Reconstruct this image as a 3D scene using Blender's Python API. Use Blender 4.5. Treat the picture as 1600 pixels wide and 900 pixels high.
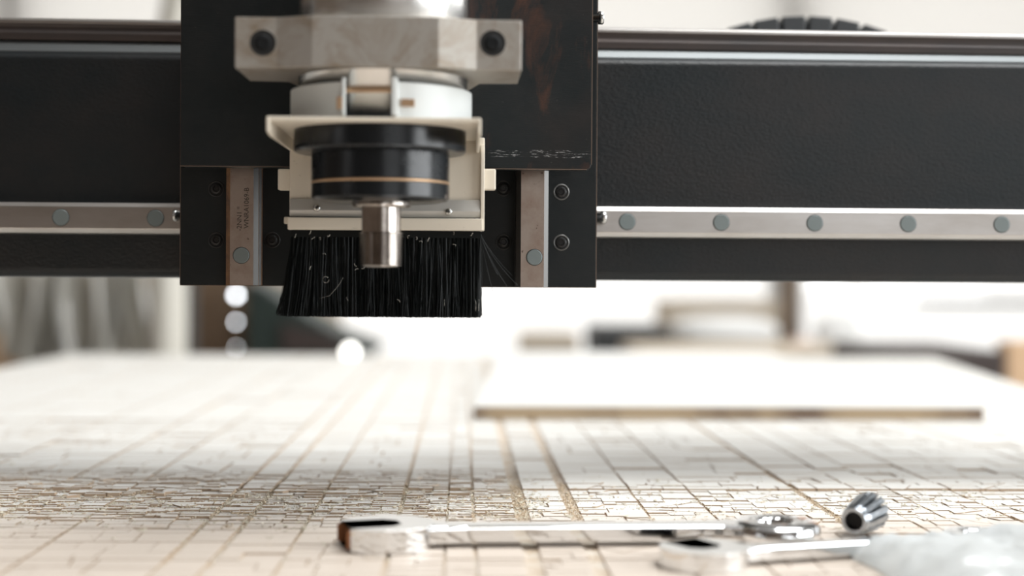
import bpy, bmesh, math, random
from mathutils import Vector, Matrix, noise
random.seed(7)
S = bpy.context.scene
for o in list(bpy.data.objects): bpy.data.objects.remove(o)
COL = S.collection
R = math.radians

# ------------------------------------------------------------ camera
FPX = 2222.0; CH = 0.137
YAW, PITCH, ROLL = R(2.0), R(0.52), 0.0062
cam_d = bpy.data.cameras.new('camera'); cam = bpy.data.objects.new('camera', cam_d); COL.objects.link(cam)
cam_d.sensor_width = 36.0; cam_d.lens = FPX/1600*36
cam_d.clip_start = 0.01; cam_d.clip_end = 200
cam_d.dof.use_dof = True; cam_d.dof.focus_distance = 0.842; cam_d.dof.aperture_fstop = 3.0
cam_d.dof.aperture_blades = 0
Rm = (Matrix.Rotation(-YAW, 3, 'Z') @ Matrix.Rotation(math.pi/2 - PITCH, 3, 'X') @ Matrix.Rotation(ROLL, 3, 'Z'))
cam.matrix_world = Matrix.Translation((0, 0, CH)) @ Rm.to_4x4()
S.camera = cam
CAMP = Vector((0, 0, CH))
def P(px, py, Y):
    """point of the machine plane at depth Y seen at this place of the photograph (measuring aid)"""
    d = Rm @ Vector(((px-800)/FPX, (450-py)/FPX, -1)); t = Y/d.y
    return CAMP + d*t
def T(px, py, z=0.0):
    d = Rm @ Vector(((px-800)/FPX, (450-py)/FPX, -1)); t = (z-CH)/d.z
    return CAMP + d*t

# ------------------------------------------------------------ world, lights, exposure
W = bpy.data.worlds.new('world'); S.world = W; W.use_nodes = True
bg = W.node_tree.nodes['Background']; bg.inputs[0].default_value = (1.0, 0.985, 0.95, 1); bg.inputs[1].default_value = 1.35
def area(name, loc, target, sx, sy, power, col=(1, 1, 1), portal=False):
    l = bpy.data.lights.new(name, 'AREA'); l.shape = 'RECTANGLE'; l.size = sx; l.size_y = sy
    l.energy = power; l.color = col
    o = bpy.data.objects.new(name, l); COL.objects.link(o); o.location = loc
    d = Vector(target)-Vector(loc); o.rotation_euler = d.to_track_quat('-Z', 'Y').to_euler()
    if portal: l.cycles.is_portal = True
    return o
area('right_window_light', (3.55, -0.6, 0.95), (0, -0.6, 0.95), 3.2, 2.0, 165, (0.95, 0.98, 1.0))
area('right_back_window_light', (3.55, 3.2, 0.95), (0, 3.2, 0.95), 2.8, 2.0, 60, (0.97, 0.99, 1.0))
area('rear_roof_light', (0.2, 5.2, 3.12), (0.2, 2.6, 0), 6.0, 2.6, 185, (1.0, 0.985, 0.96))  # unseen light added to brighten the table from behind
area('side_roof_light', (1.5, 0.9, 3.12), (1.5, 0.9, 0), 2.2, 1.8, 105, (0.96, 0.985, 1.0))
area('front_right_window_light', (1.55, -3.1, 0.75), (1.55, 0, 0.75), 1.9, 1.7, 12, (0.93, 0.97, 1.0))
area('front_roof_light', (0.7, -0.1, 3.12), (0.7, -0.1, 0), 1.3, 1.1, 42, (1.0, 0.985, 0.96))  # unseen overhead light added to brighten the near table
area('left_window_light', (-3.15, -1.6, 1.0), (0, -1.6, 1.0), 1.2, 1.2, 4, (0.97, 0.98, 1.0))
S.view_settings.view_transform = 'Standard'; S.view_settings.look = 'None'
S.view_settings.exposure = 0.0; S.view_settings.gamma = 1.0; S.view_settings.use_curve_mapping = False

# ------------------------------------------------------------ materials
def mat(name, col, rough=0.5, metal=0.0, spec=0.5, coat=0.0, trans=0.0, alpha=1.0):
    m = bpy.data.materials.new(name); m.use_nodes = True
    b = m.node_tree.nodes['Principled BSDF']
    b.inputs['Base Color'].default_value = (*col, 1); b.inputs['Roughness'].default_value = rough
    b.inputs['Metallic'].default_value = metal; b.inputs['Specular IOR Level'].default_value = spec
    b.inputs['Coat Weight'].default_value = coat; b.inputs['Coat Roughness'].default_value = 0.15
    b.inputs['Transmission Weight'].default_value = trans; b.inputs['Alpha'].default_value = alpha
    return m
def N(m, t, **k):
    n = m.node_tree.nodes.new(t)
    for a, v in k.items(): setattr(n, a, v)
    return n
def coords(m, scale=(1, 1, 1), kind='Object', rot=(0, 0, 0)):
    tc = N(m, 'ShaderNodeTexCoord'); mp = N(m, 'ShaderNodeMapping'); mp.inputs['Scale'].default_value = scale
    mp.inputs['Rotation'].default_value = rot
    m.node_tree.links.new(tc.outputs[kind], mp.inputs[0]); return mp.outputs[0]
def noise_tex(m, vec, scale, detail=4, rough=0.6, dist=0.0):
    n = N(m, 'ShaderNodeTexNoise'); n.inputs['Scale'].default_value = scale; n.inputs['Detail'].default_value = detail
    n.inputs['Roughness'].default_value = rough; n.inputs['Distortion'].default_value = dist
    m.node_tree.links.new(vec, n.inputs['Vector']); return n.outputs['Fac']
def ramp(m, fac, a, b):
    r = N(m, 'ShaderNodeMapRange'); r.inputs['From Min'].default_value = a; r.inputs['From Max'].default_value = b
    m.node_tree.links.new(fac, r.inputs['Value']); return r.outputs['Result']
def mixc(m, fac, c1, c2):
    x = N(m, 'ShaderNodeMix', data_type='RGBA')
    L = m.node_tree.links
    L.new(fac, x.inputs[0])
    for i, c in ((6, c1), (7, c2)):
        if isinstance(c, tuple): x.inputs[i].default_value = (*c, 1)
        else: L.new(c, x.inputs[i])
    return x.outputs[2]
def mul(m, a, b):
    x = N(m, 'ShaderNodeMath', operation='MULTIPLY'); L = m.node_tree.links; L.new(a, x.inputs[0])
    if isinstance(b, (int, float)): x.inputs[1].default_value = b
    else: L.new(b, x.inputs[1])
    return x.outputs[0]
def setin(m, name, out): m.node_tree.links.new(out, m.node_tree.nodes['Principled BSDF'].inputs[name])
def bump(m, h, strength=0.3, dist=0.001):
    b = N(m, 'ShaderNodeBump'); b.inputs['Strength'].default_value = strength; b.inputs['Distance'].default_value = dist
    m.node_tree.links.new(h, b.inputs['Height']); setin(m, 'Normal', b.outputs[0])

# blackened steel plate with rust and scratches
def plate_mat(name, rust=0.5, scratch=True, edge=True):
    m = mat(name, (0.011, 0.013, 0.014), 0.34, 0.0, 0.35)
    v = coords(m)
    base = mixc(m, ramp(m, noise_tex(m, v, 22, 5, 0.7), 0.4, 0.75), (0.0045, 0.0075, 0.0085), (0.012, 0.0135, 0.014))
    sx = N(m, 'ShaderNodeSeparateXYZ'); tc = N(m, 'ShaderNodeTexCoord'); m.node_tree.links.new(tc.outputs['Object'], sx.inputs[0])
    if rust:
        r1 = ramp(m, noise_tex(m, coords(m, (1, 1, 0.35)), 38, 6, 0.65, 0.6), 0.55, 0.72)
        side = ramp(m, sx.outputs[0], 0.0, 0.09)
        base = mixc(m, mul(m, mul(m, r1, side), rust), base, (0.16, 0.055, 0.024))
        r2 = ramp(m, noise_tex(m, v, 9, 3, 0.6), 0.5, 0.8)
        base = mixc(m, mul(m, mul(m, r2, side), 0.55), base, (0.040, 0.024, 0.018))
    if scratch:
        band = N(m, 'ShaderNodeMath', operation='COMPARE'); m.node_tree.links.new(sx.outputs[2], band.inputs[0])
        band.inputs[1].default_value = -0.0612; band.inputs[2].default_value = 0.0022
        s1 = ramp(m, noise_tex(m, coords(m, (1, 1, 7)), 130, 6, 0.8), 0.55, 0.62)
        xs = ramp(m, sx.outputs[0], 0.052, 0.075)
        base = mixc(m, mul(m, mul(m, s1, band.outputs[0]), xs), base, (0.42, 0.42, 0.42))
        s2 = ramp(m, noise_tex(m, coords(m, (1, 1, 3)), 330, 3, 0.7), 0.71, 0.73)
        base = mixc(m, mul(m, s2, 0.6), base, (0.20, 0.19, 0.18))
    setin(m, 'Base Color', base)
    setin(m, 'Roughness', ramp(m, noise_tex(m, coords(m, (1, 1, 6)), 90, 4, 0.7), -1.1, 2.6))
    bump(m, noise_tex(m, coords(m, (0.3, 1, 2.5)), 700, 3, 0.6), 0.25, 0.0004)
    return m
M = {}
M['plate'] = plate_mat('blackened_plate')
M['plate_back'] = plate_mat('blackened_back_plate', 0.0, False)
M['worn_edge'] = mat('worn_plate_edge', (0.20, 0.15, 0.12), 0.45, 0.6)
m = M['beam'] = mat('beam_paint', (0.03, 0.033, 0.036), 0.40, 0.0, 0.25, 0.4)
m.node_tree.nodes['Principled BSDF'].inputs['Coat Roughness'].default_value = 0.2
setin(m, 'Base Color', mixc(m, ramp(m, noise_tex(m, coords(m, (1, 1, 1.3)), 11, 5, 0.65), 0.35, 0.7), (0.005, 0.009, 0.011), (0.014, 0.013, 0.013)))
h = noise_tex(m, coords(m, (0.8, 1, 1.2)), 520, 3, 0.6)
bump(m, h, 0.6, 0.0006)
m.node_tree.links.new([n for n in m.node_tree.nodes if n.type == 'BUMP'][0].outputs[0], m.node_tree.nodes['Principled BSDF'].inputs['Coat Normal'])
setin(m, 'Roughness', ramp(m, noise_tex(m, coords(m), 40, 4, 0.6), -1.6, 2.4))
def steel(name, c1, c2, rough, sc=60, stretch=(1, 1, 1), metal=1.0):
    m = mat(name, c1, rough, metal)
    f = ramp(m, noise_tex(m, coords(m, stretch), sc, 5, 0.65), 0.38, 0.68)
    setin(m, 'Base Color', mixc(m, f, c1, c2)); bump(m, noise_tex(m, coords(m, stretch), sc*9, 2, 0.6), 0.08, 0.0003)
    return m
M['rail'] = steel('ground_rail_steel', (0.60, 0.58, 0.56), (0.48, 0.45, 0.42), 0.33, 40, (0.25, 1, 1))
m = M['rail_v'] = steel('stained_rail_steel', (0.50, 0.43, 0.38), (0.40, 0.31, 0.26), 0.36, 70)
st = ramp(m, noise_tex(m, coords(m), 190, 4, 0.7), 0.66, 0.71)
old = m.node_tree.nodes['Principled BSDF'].inputs['Base Color'].links[0].from_socket
setin(m, 'Base Color', mixc(m, mul(m, st, 0.85), old, (0.06, 0.035, 0.02)))
M['rail_side'] = steel('rusty_rail_side', (0.30, 0.17, 0.09), (0.14, 0.09, 0.07), 0.5, 120, metal=0.6)
M['rail_bright'] = mat('polished_rail_edge', (0.11, 0.108, 0.105), 0.42, 1.0)  # side faces darkened so the window highlight on them stays low
M['rail_neck'] = steel('dirty_rail_neck', (0.075, 0.058, 0.052), (0.045, 0.042, 0.042), 0.45, 30, (.2, 1, 1), 0.5)  # lower rail faces get a darker tone than the rail head
M['strip'] = mat('dull_steel_strip', (0.19, 0.205, 0.21), 0.40, 0.8)
M['cap'] = mat('grey_cap_plastic', (0.17, 0.20, 0.20), 0.5)
M['dark_hole'] = mat('dark_recess', (0.006, 0.006, 0.006), 0.8)
M['bolt'] = mat('black_oxide_bolt', (0.03, 0.03, 0.03), 0.3, 0.5)
M['bolt_dark'] = mat('dark_bolt', (0.008, 0.009, 0.01), 0.6, 0.0, 0.2)
M['bolt_ring'] = mat('worn_counterbore_rim', (0.16, 0.16, 0.155), 0.35, 0.8)  # lighter rim, given only to the bolts at the right
m = M['clamp'] = mat('cast_aluminium', (0.56, 0.53, 0.49), 0.45, 0.55)
f = ramp(m, noise_tex(m, coords(m), 42, 6, 0.7, 0.8), 0.47, 0.7)
setin(m, 'Base Color', mixc(m, f, (0.41, 0.385, 0.35), (0.29, 0.235, 0.175)))
bump(m, noise_tex(m, coords(m), 900, 2), 0.1, 0.0003)
M['stainless'] = steel('spindle_stainless', (0.74, 0.73, 0.71), (0.66, 0.64, 0.61), 0.27, 30, (1, 1, 0.3))
m = M['gloss_black'] = mat('glossy_black_cap', (0.008, 0.010, 0.012), 0.16, 0.0, 0.4)
f = ramp(m, noise_tex(m, coords(m), 48, 3, 0.5), 0.685, 0.70)
setin(m, 'Base Color', mixc(m, f, (0.008, 0.010, 0.012), (0.24, 0.20, 0.17)))
setin(m, 'Roughness', ramp(m, noise_tex(m, coords(m), 60, 4, 0.7), -0.25, 2.9))
M['gold'] = mat('brass_line', (0.62, 0.42, 0.26), 0.35, 0.7)
m = M['nose'] = steel('spindle_nose_steel', (0.50, 0.46, 0.42), (0.36, 0.32, 0.29), 0.20, 90)
M['white_plastic'] = mat('white_plastic', (0.70, 0.73, 0.72), 0.38)
m = M['cream'] = mat('cream_plastic', (0.66, 0.60, 0.50), 0.42)
f = ramp(m, noise_tex(m, coords(m, (1, 1, 2)), 120, 5, 0.75), 0.64, 0.70)
setin(m, 'Base Color', mixc(m, mul(m, f, 0.5), (0.68, 0.62, 0.52), (0.32, 0.27, 0.21)))
m = M['alu_strip'] = mat('grey_strip', (0.50, 0.49, 0.46), 0.4, 0.35)
m = M['bristle'] = mat('black_bristle', (0.0035, 0.005, 0.005), 0.42, 0.0, 0.19)
M['lint'] = mat('dust_lint', (0.42, 0.40, 0.36), 0.9)
M['screw'] = mat('screw_steel', (0.6, 0.6, 0.58), 0.25, 1.0)
M['chrome'] = mat('chrome', (0.80, 0.81, 0.82), 0.10, 1.0)
m = M['chrome_rust'] = mat('chrome_with_rust', (0.8, 0.81, 0.82), 0.12, 1.0)  # orange reflection painted on the ring head as noise patches
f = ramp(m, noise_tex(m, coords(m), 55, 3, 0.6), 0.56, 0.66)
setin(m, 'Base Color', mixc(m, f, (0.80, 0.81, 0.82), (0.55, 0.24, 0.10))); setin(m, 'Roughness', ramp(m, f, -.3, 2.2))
M['rust'] = mat('rusty_jaw', (0.33, 0.13, 0.05), 0.7, 0.2)
M['collet'] = steel('collet_steel', (0.42, 0.45, 0.48), (0.25, 0.27, 0.29), 0.28, 150)
M['ink'] = mat('etched_ink', (0.035, 0.030, 0.025), 0.6)
# carved board
def board_top(name):
    m = mat(name, (0.7, 0.67, 0.62), 0.5, 0.0, 0.5)
    g = N(m, 'ShaderNodeNewGeometry'); sx = N(m, 'ShaderNodeSeparateXYZ'); m.node_tree.links.new(g.outputs['Position'], sx.inputs[0])
    mp = N(m, 'ShaderNodeMapping'); m.node_tree.links.new(g.outputs['Position'], mp.inputs[0]); mp.inputs['Scale'].default_value = (1, 2.0, 1)
    n1 = noise_tex(m, mp.outputs[0], 26, 5, 0.7)
    add = N(m, 'ShaderNodeMath', operation='MULTIPLY_ADD'); m.node_tree.links.new(n1, add.inputs[0]); add.inputs[1].default_value = 0.16
    m.node_tree.links.new(sx.outputs[1], add.inputs[2])
    bare = ramp(m, add.outputs[0], 0.925, 0.845)         # the worn strip nearest the front of the bed is bare fibreboard
    grain = noise_tex(m, mp.outputs[0], 320, 4, 0.7)
    c_w = mixc(m, ramp(m, n1, 0.5, 0.75), (0.69, 0.68, 0.645), (0.64, 0.60, 0.53))
    c_t = mixc(m, grain, (0.76, 0.68, 0.60), (0.64, 0.54, 0.45))
    setin(m, 'Base Color', mixc(m, bare, c_w, c_t))
    setin(m, 'Roughness', ramp(m, n1, -1.0, 1.9))
    bump(m, grain, 0.2, 0.0004)
    return m
M['top'] = board_top('board_surface')
m = M['mdf'] = mat('cut_fibreboard', (0.42, 0.29, 0.18), 0.85, 0.0, 0.2)
g = N(m, 'ShaderNodeNewGeometry'); f = noise_tex(m, g.outputs['Position'], 260, 4, 0.7)
setin(m, 'Base Color', mixc(m, f, (0.56, 0.45, 0.34), (0.40, 0.29, 0.20)))
m = M['groove'] = mat('groove_floor', (0.6, 0.5, 0.4), 0.8, 0.0, 0.3)
g = N(m, 'ShaderNodeNewGeometry'); f = noise_tex(m, g.outputs['Position'], 60, 5, 0.7)
setin(m, 'Base Color', mixc(m, ramp(m, f, 0.4, 0.62), (0.70, 0.64, 0.56), (0.58, 0.46, 0.34)))
M['dust'] = mat('sawdust', (0.58, 0.47, 0.34), 0.9)
M['dust_grey'] = mat('pale_dust', (0.62, 0.57, 0.46), 0.9)
m = M['sheet_edge'] = mat('sheet_edge', (0.4, 0.3, 0.2), 0.7)
f = ramp(m, noise_tex(m, coords(m, (1, 0.2, 0.2)), 7, 3), 0.45, 0.58)
setin(m, 'Base Color', mixc(m, f, (0.46, 0.35, 0.23), (0.20, 0.14, 0.10)))
M['sheet_top'] = mat('sheet_top', (0.70, 0.695, 0.67), 0.38)
# film
m = M['film'] = bpy.data.materials.new('clear_film'); m.use_nodes = True
nt = m.node_tree; nt.nodes.remove(nt.nodes['Principled BSDF'])
outn = [n for n in nt.nodes if n.type == 'OUTPUT_MATERIAL'][0]
tr = nt.nodes.new('ShaderNodeBsdfTransparent'); tr.inputs[0].default_value = (0.93, 0.96, 0.97, 1)
gl = nt.nodes.new('ShaderNodeBsdfGlossy'); gl.inputs['Roughness'].default_value = 0.12
tl = nt.nodes.new('ShaderNodeBsdfTranslucent'); tl.inputs[0].default_value = (0.95, 0.97, 0.97, 1)
df = nt.nodes.new('ShaderNodeBsdfDiffuse'); df.inputs[0].default_value = (0.93, 0.95, 0.95, 1)
m1 = nt.nodes.new('ShaderNodeMixShader'); m2 = nt.nodes.new('ShaderNodeMixShader'); m3 = nt.nodes.new('ShaderNodeMixShader')
m1.inputs[0].default_value = 0.5; nt.links.new(tl.outputs[0], m1.inputs[1]); nt.links.new(df.outputs[0], m1.inputs[2])
m2.inputs[0].default_value = 0.85; nt.links.new(tr.outputs[0], m2.inputs[1]); nt.links.new(m1.outputs[0], m2.inputs[2])
m3.inputs[0].default_value = 0.14; nt.links.new(m2.outputs[0], m3.inputs[1]); nt.links.new(gl.outputs[0], m3.inputs[2])
nt.links.new(m3.outputs[0], outn.inputs[0])
m = M['pane'] = bpy.data.materials.new('window_glass'); m.use_nodes = True
nt = m.node_tree; nt.nodes.remove(nt.nodes['Principled BSDF'])
outn = [n for n in nt.nodes if n.type == 'OUTPUT_MATERIAL'][0]
tr = nt.nodes.new('ShaderNodeBsdfTransparent'); gl = nt.nodes.new('ShaderNodeBsdfGlossy'); gl.inputs['Roughness'].default_value = 0.02
mx = nt.nodes.new('ShaderNodeMixShader'); mx.inputs[0].default_value = 0.06
nt.links.new(tr.outputs[0], mx.inputs[1]); nt.links.new(gl.outputs[0], mx.inputs[2]); nt.links.new(mx.outputs[0], outn.inputs[0])
m = M['blind'] = bpy.data.materials.new('blind_cloth'); m.use_nodes = True
nt = m.node_tree; nt.nodes.remove(nt.nodes['Principled BSDF'])
outn = [n for n in nt.nodes if n.type == 'OUTPUT_MATERIAL'][0]
tl = nt.nodes.new('ShaderNodeBsdfTranslucent'); tl.inputs[0].default_value = (0.95, 0.94, 0.925, 1)
df = nt.nodes.new('ShaderNodeBsdfDiffuse'); df.inputs[0].default_value = (0.8, 0.79, 0.77, 1)
m1 = nt.nodes.new('ShaderNodeMixShader'); m1.inputs[0].default_value = 0.15
nt.links.new(tl.outputs[0], m1.inputs[1]); nt.links.new(df.outputs[0], m1.inputs[2]); nt.links.new(m1.outputs[0], outn.inputs[0])
M['wall'] = mat('plaster', (0.42, 0.41, 0.40), 0.8)
M['wall_warm'] = mat('brown_boarding', (0.10, 0.07, 0.05), 0.8)
M['concrete'] = mat('concrete', (0.40, 0.385, 0.36), 0.5)
setin(M['concrete'], 'Base Color', mixc(M['concrete'], noise_tex(M['concrete'], coords(M['concrete']), 2, 6), (0.46, 0.44, 0.41), (0.33, 0.31, 0.29)))
M['frame_white'] = mat('window_frame_paint', (0.75, 0.74, 0.72), 0.5)
M['frame_grey'] = mat('machine_grey', (0.20, 0.21, 0.22), 0.5)
M['wood_brown'] = mat('brown_wood', (0.13, 0.085, 0.052), 0.6)
setin(M['wood_brown'], 'Base Color', mixc(M['wood_brown'], noise_tex(M['wood_brown'], coords(M['wood_brown'], (6, 6, 1)), 9, 4), (0.17, 0.115, 0.07), (0.09, 0.055, 0.032)))
M['wood_tan'] = mat('tan_wood', (0.60, 0.40, 0.24), 0.6)
M['machine_green'] = mat('dark_green_paint', (0.012, 0.022, 0.018), 0.5)
M['machine_brown'] = mat('dark_brown_paint', (0.035, 0.022, 0.018), 0.6)
M['dark'] = mat('dark_grey_paint', (0.035, 0.037, 0.038), 0.6)
M['beige'] = mat('beige_card', (0.56, 0.48, 0.38), 0.8)
M['whiteish'] = mat('white_bag', (0.80, 0.80, 0.78), 0.6)
M['pink'] = mat('pale_pink', (0.70, 0.50, 0.44), 0.7)
M['hose'] = mat('pale_hose', (0.62, 0.59, 0.52), 0.55)
M['chain'] = mat('cable_chain_plastic', (0.045, 0.048, 0.05), 0.5)
M['chain_gap'] = mat('cable_brown', (0.12, 0.06, 0.03), 0.6)
m = M['lamp'] = mat('lamp_glow', (1, 1, 1), 0.5)  # glow stands in for a bright glint off a shiny thing
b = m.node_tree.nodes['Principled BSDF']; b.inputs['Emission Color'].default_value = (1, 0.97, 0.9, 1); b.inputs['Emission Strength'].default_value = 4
m = M['lamp_dim'] = mat('lamp_glow_dim', (1, 1, 1), 0.5)  # same for the three paler glints
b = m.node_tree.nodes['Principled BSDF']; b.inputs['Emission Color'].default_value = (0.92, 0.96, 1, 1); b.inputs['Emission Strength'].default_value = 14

m = M['sheeting'] = M['film'].copy(); m.name = 'milky_sheeting'
for n_ in m.node_tree.nodes:
    if n_.type == 'BSDF_TRANSLUCENT': n_.inputs[0].default_value = (0.80, 0.78, 0.73, 1)
    if n_.type == 'BSDF_DIFFUSE': n_.inputs[0].default_value = (0.62, 0.60, 0.55, 1)
# ------------------------------------------------------------ helpers
def bm_new(): return bmesh.new()
def bx(bm, x0, x1, y0, y1, z0, z1, mi=0):
    vs = [bm.verts.new(p) for p in ((x0,y0,z0),(x1,y0,z0),(x1,y1,z0),(x0,y1,z0),(x0,y0,z1),(x1,y0,z1),(x1,y1,z1),(x0,y1,z1))]
    fs = []
    for f in ((0,3,2,1),(4,5,6,7),(0,1,5,4),(1,2,6,5),(2,3,7,6),(3,0,4,7)):
        fc = bm.faces.new([vs[i] for i in f]); fc.material_index = mi; fs.append(fc)
    return fs
def lathe(bm, prof, seg=64, ctr=(0, 0, 0), axis='Z', cap0=True, cap1=True, smooth=True, a0=0.0, a1=2*math.pi):
    full = abs(a1-a0-2*math.pi) < 1e-6
    rings = []
    n = seg if full else seg+1
    for (r, z) in prof:
        ring = []
        for i in range(n):
            a = a0+(a1-a0)*i/seg
            c, s = math.cos(a)*r, math.sin(a)*r
            p = (c, s, z) if axis == 'Z' else ((c, z, s) if axis == 'Y' else (z, c, s))
            ring.append(bm.verts.new((p[0]+ctr[0], p[1]+ctr[1], p[2]+ctr[2])))
        rings.append(ring)
    for a, b in zip(rings, rings[1:]):
        for i in range(n if full else n-1):
            j = (i+1) % n
            f = bm.faces.new((a[i], a[j], b[j], b[i])); f.smooth = smooth
    if cap0 and full: bm.faces.new(rings[0])
    if cap1 and full: bm.faces.new(rings[-1])
    return rings
def prism(bm, pts, z0, z1, mi=0, to=lambda x, y, z: (x, y, z), side_mi=None):
    a = [bm.verts.new(to(x, y, z0)) for x, y in pts]; b = [bm.verts.new(to(x, y, z1)) for x, y in pts]
    n = len(pts)
    f = bm.faces.new(a); f.material_index = mi; f = bm.faces.new(b); f.material_index = mi
    for i in range(n):
        f = bm.faces.new((a[i], a[(i+1) % n], b[(i+1) % n], b[i])); f.material_index = mi if side_mi is None else side_mi
def obj(name, bm, mats, parent=None, bevel=0.0, seg=2, smooth=False, angle=35):
    bmesh.ops.recalc_face_normals(bm, faces=bm.faces[:])
    me = bpy.data.meshes.new(name); bm.to_mesh(me); bm.free()
    for mm in (mats if isinstance(mats, (list, tuple)) else [mats]): me.materials.append(mm)
    o = bpy.data.objects.new(name, me); COL.objects.link(o)
    if smooth:
        for p in me.polygons: p.use_smooth = True
    if bevel:
        md = o.modifiers.new('bevel', 'BEVEL'); md.width = bevel; md.segments = seg; md.limit_method = 'ANGLE'; md.angle_limit = R(angle)
        md.harden_normals = False
    if parent: o.parent = parent; o.matrix_parent_inverse = Matrix.Identity(4)
    if parent and any(parent.location):  # children are modelled in world space
        o.matrix_parent_inverse = Matrix.Translation(-Vector(parent.location))
    return o
def tag(o, label, cat, group=None, kind=None):
    o['label'] = label; o['category'] = cat
    if group: o['group'] = group
    if kind: o['kind'] = kind
    return o
def thing(name, label, cat, loc=(0, 0, 0), group=None):
    o = bpy.data.objects.new(name, None); COL.objects.link(o); o.location = loc; o.empty_display_size = 0.05
    return tag(o, label, cat, group)
def struct(o): o['kind'] = 'structure'; return o
def tube(bm, pts, r, seg=8, cap=True):
    rings = []
    up = Vector((0, 0, 1))
    for i, p in enumerate(pts):
        p = Vector(p); q = Vector(pts[min(i+1, len(pts)-1)]); o_ = Vector(pts[max(i-1, 0)])
        d = (q-o_).normalized(); s = d.cross(up)
        if s.length < 1e-3: s = d.cross(Vector((1, 0, 0)))
        s.normalize(); u = s.cross(d)
        rr = r[i] if isinstance(r, (list, tuple)) else r
        rings.append([bm.verts.new(p + s*math.cos(2*math.pi*k/seg)*rr + u*math.sin(2*math.pi*k/seg)*rr) for k in range(seg)])
    for a, b in zip(rings, rings[1:]):
        for k in range(seg):
            f = bm.faces.new((a[k], a[(k+1) % seg], b[(k+1) % seg], b[k])); f.smooth = True
    if cap: bm.faces.new(rings[0]); bm.faces.new(rings[-1])

# ------------------------------------------------------------ the room
FZ = -0.85; RX0, RX1, RY0, RY1, RZ1 = -3.3, 3.7, -3.2, 7.0, 3.2
bm = bm_new(); bx(bm, RX0-.2, RX1+.2, RY0-.2, RY1+.2, FZ-.1, FZ); struct(obj('floor', bm, M['concrete']))
bm = bm_new(); bx(bm, RX0-.2, RX1+.2, RY0-.2, RY1+.2, RZ1, RZ1+.1); struct(obj('ceiling', bm, M['wall']))
bm = bm_new(); bx(bm, RX0-.2, RX0, RY0-.2, RY1+.2, FZ, RZ1); struct(obj('wall_left', bm, M['wall_warm']))
bm = bm_new(); bx(bm, RX1, RX1+.2, RY0-.2, RY1+.2, FZ, RZ1); struct(obj('wall_right', bm, M['wall']))
bm = bm_new(); bx(bm, RX0, RX1, RY0-.2, RY0, FZ, RZ1); struct(obj('wall_front', bm, M['wall_warm']))
WIN = [(-3.1, -2.25), (-2.15, 1.57), (1.67, 3.3)]; WZ0, WZ1 = -0.55, 2.7
bm = bm_new()
bx(bm, RX0, RX1, RY1, RY1+.2, FZ, WZ0); bx(bm, RX0, RX1, RY1, RY1+.2, WZ1, RZ1)
xs = [RX0]+[v for w in WIN for v in w]+[RX1]
for a, b in zip(xs[0::2], xs[1::2]): bx(bm, a, b, RY1, RY1+.2, WZ0, WZ1)
struct(obj('wall_back', bm, M['wall']))
for i, (a, b) in enumerate(WIN):
    bm = bm_new()
    for (x0, x1, z0, z1) in ((a, a+.04, WZ0, WZ1), (b-.04, b, WZ0, WZ1), (a+.04, b-.04, WZ0, WZ0+.04), (a+.04, b-.04, WZ1-.04, WZ1)):
        bx(bm, x0, x1, RY1+.06, RY1+.12, z0, z1)
    w = struct(obj('window_%d' % (i+1), bm, M['frame_white']))
    bm = bm_new(); bx(bm, a+.04, b-.04, RY1+.085, RY1+.091, WZ0+.04, WZ1-.04)
    obj('pane', bm, M['pane'], w)
    area('window_portal', ((a+b)/2, RY1+.05, (WZ0+WZ1)/2), ((a+b)/2, 0, (WZ0+WZ1)/2), b-a, WZ1-WZ0, 1, portal=True)

for i, (a, b) in enumerate(WIN):  # blinds added to soften the brightness of the sky behind
    lb = ('leftmost', 'middle', 'rightmost')[i]
    t = thing('roller_blind', 'pale translucent roller blind over the upper half of the %s back window' % lb, 'blind', ((a+b)/2, RY1-.05, WZ1), 'roller blinds on the back windows')
    bm = bm_new(); bx(bm, a-.03 if i == 1 else a-.049, b+.03 if i == 0 else b+.049, RY1-.041, RY1-.040, 0.62, WZ1+.02); obj('cloth', bm, M['blind'], t)
    bm = bm_new(); lathe(bm, [(.035, a-.03), (.035, b+.03)], 16, (0, RY1-.05, WZ1+.05), 'X'); obj('roller', bm, M['frame_white'], t)
    bm = bm_new(); bx(bm, a-.03, b+.03, RY1-.05, RY1-.03, 0.60, 0.62); obj('bottom_bar', bm, M['frame_white'], t, .003)
# ------------------------------------------------------------ machine bed
TXL = T(100, 555).x; TXR = T(1440, 557).x; TYB = T(800, 556).y; TYF = 0.30
TS = .154
def xright(y): return T(1600, 604).x+TS*(y-T(1600, 604).y)
TXR = xright(TYB)
bed = thing('machine_bed', 'long grey framed router bed under the carved board', 'machine bed', ((TXL+TXR)/2, (TYF+TYB)/2, FZ))
BED = [(TXL, TYF), (xright(TYF), TYF), (TXR, TYB), (TXL, TYB)]
bm = bm_new(); prism(bm, BED, -0.10, -0.022); obj('bed_frame', bm, M['frame_grey'], bed, 0.003)
for sd in (0, 1):
    for y in (TYF+.05, TYB-.13):
        x = TXL+.05 if sd == 0 else xright(y)-.13
        bm = bm_new(); bx(bm, x, x+.08, y, y+.08, FZ, -0.10); obj('leg', bm, M['frame_grey'], bed, 0.003)
for s, x in ((-1, TXL-.035), (1, TXR+.003)):
    bm = bm_new(); w_ = .032 if s < 0 else .030
    x0_ = x if s < 0 else xright(TYF)+.003; x1_ = x if s < 0 else xright(TYB)+.003
    prism(bm, [(x0_, TYF), (x0_+w_, TYF), (x1_+w_, TYB), (x1_, TYB)], -0.075, -0.024); obj('side_rail', bm, M['rail'], bed, 0.002)
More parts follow.
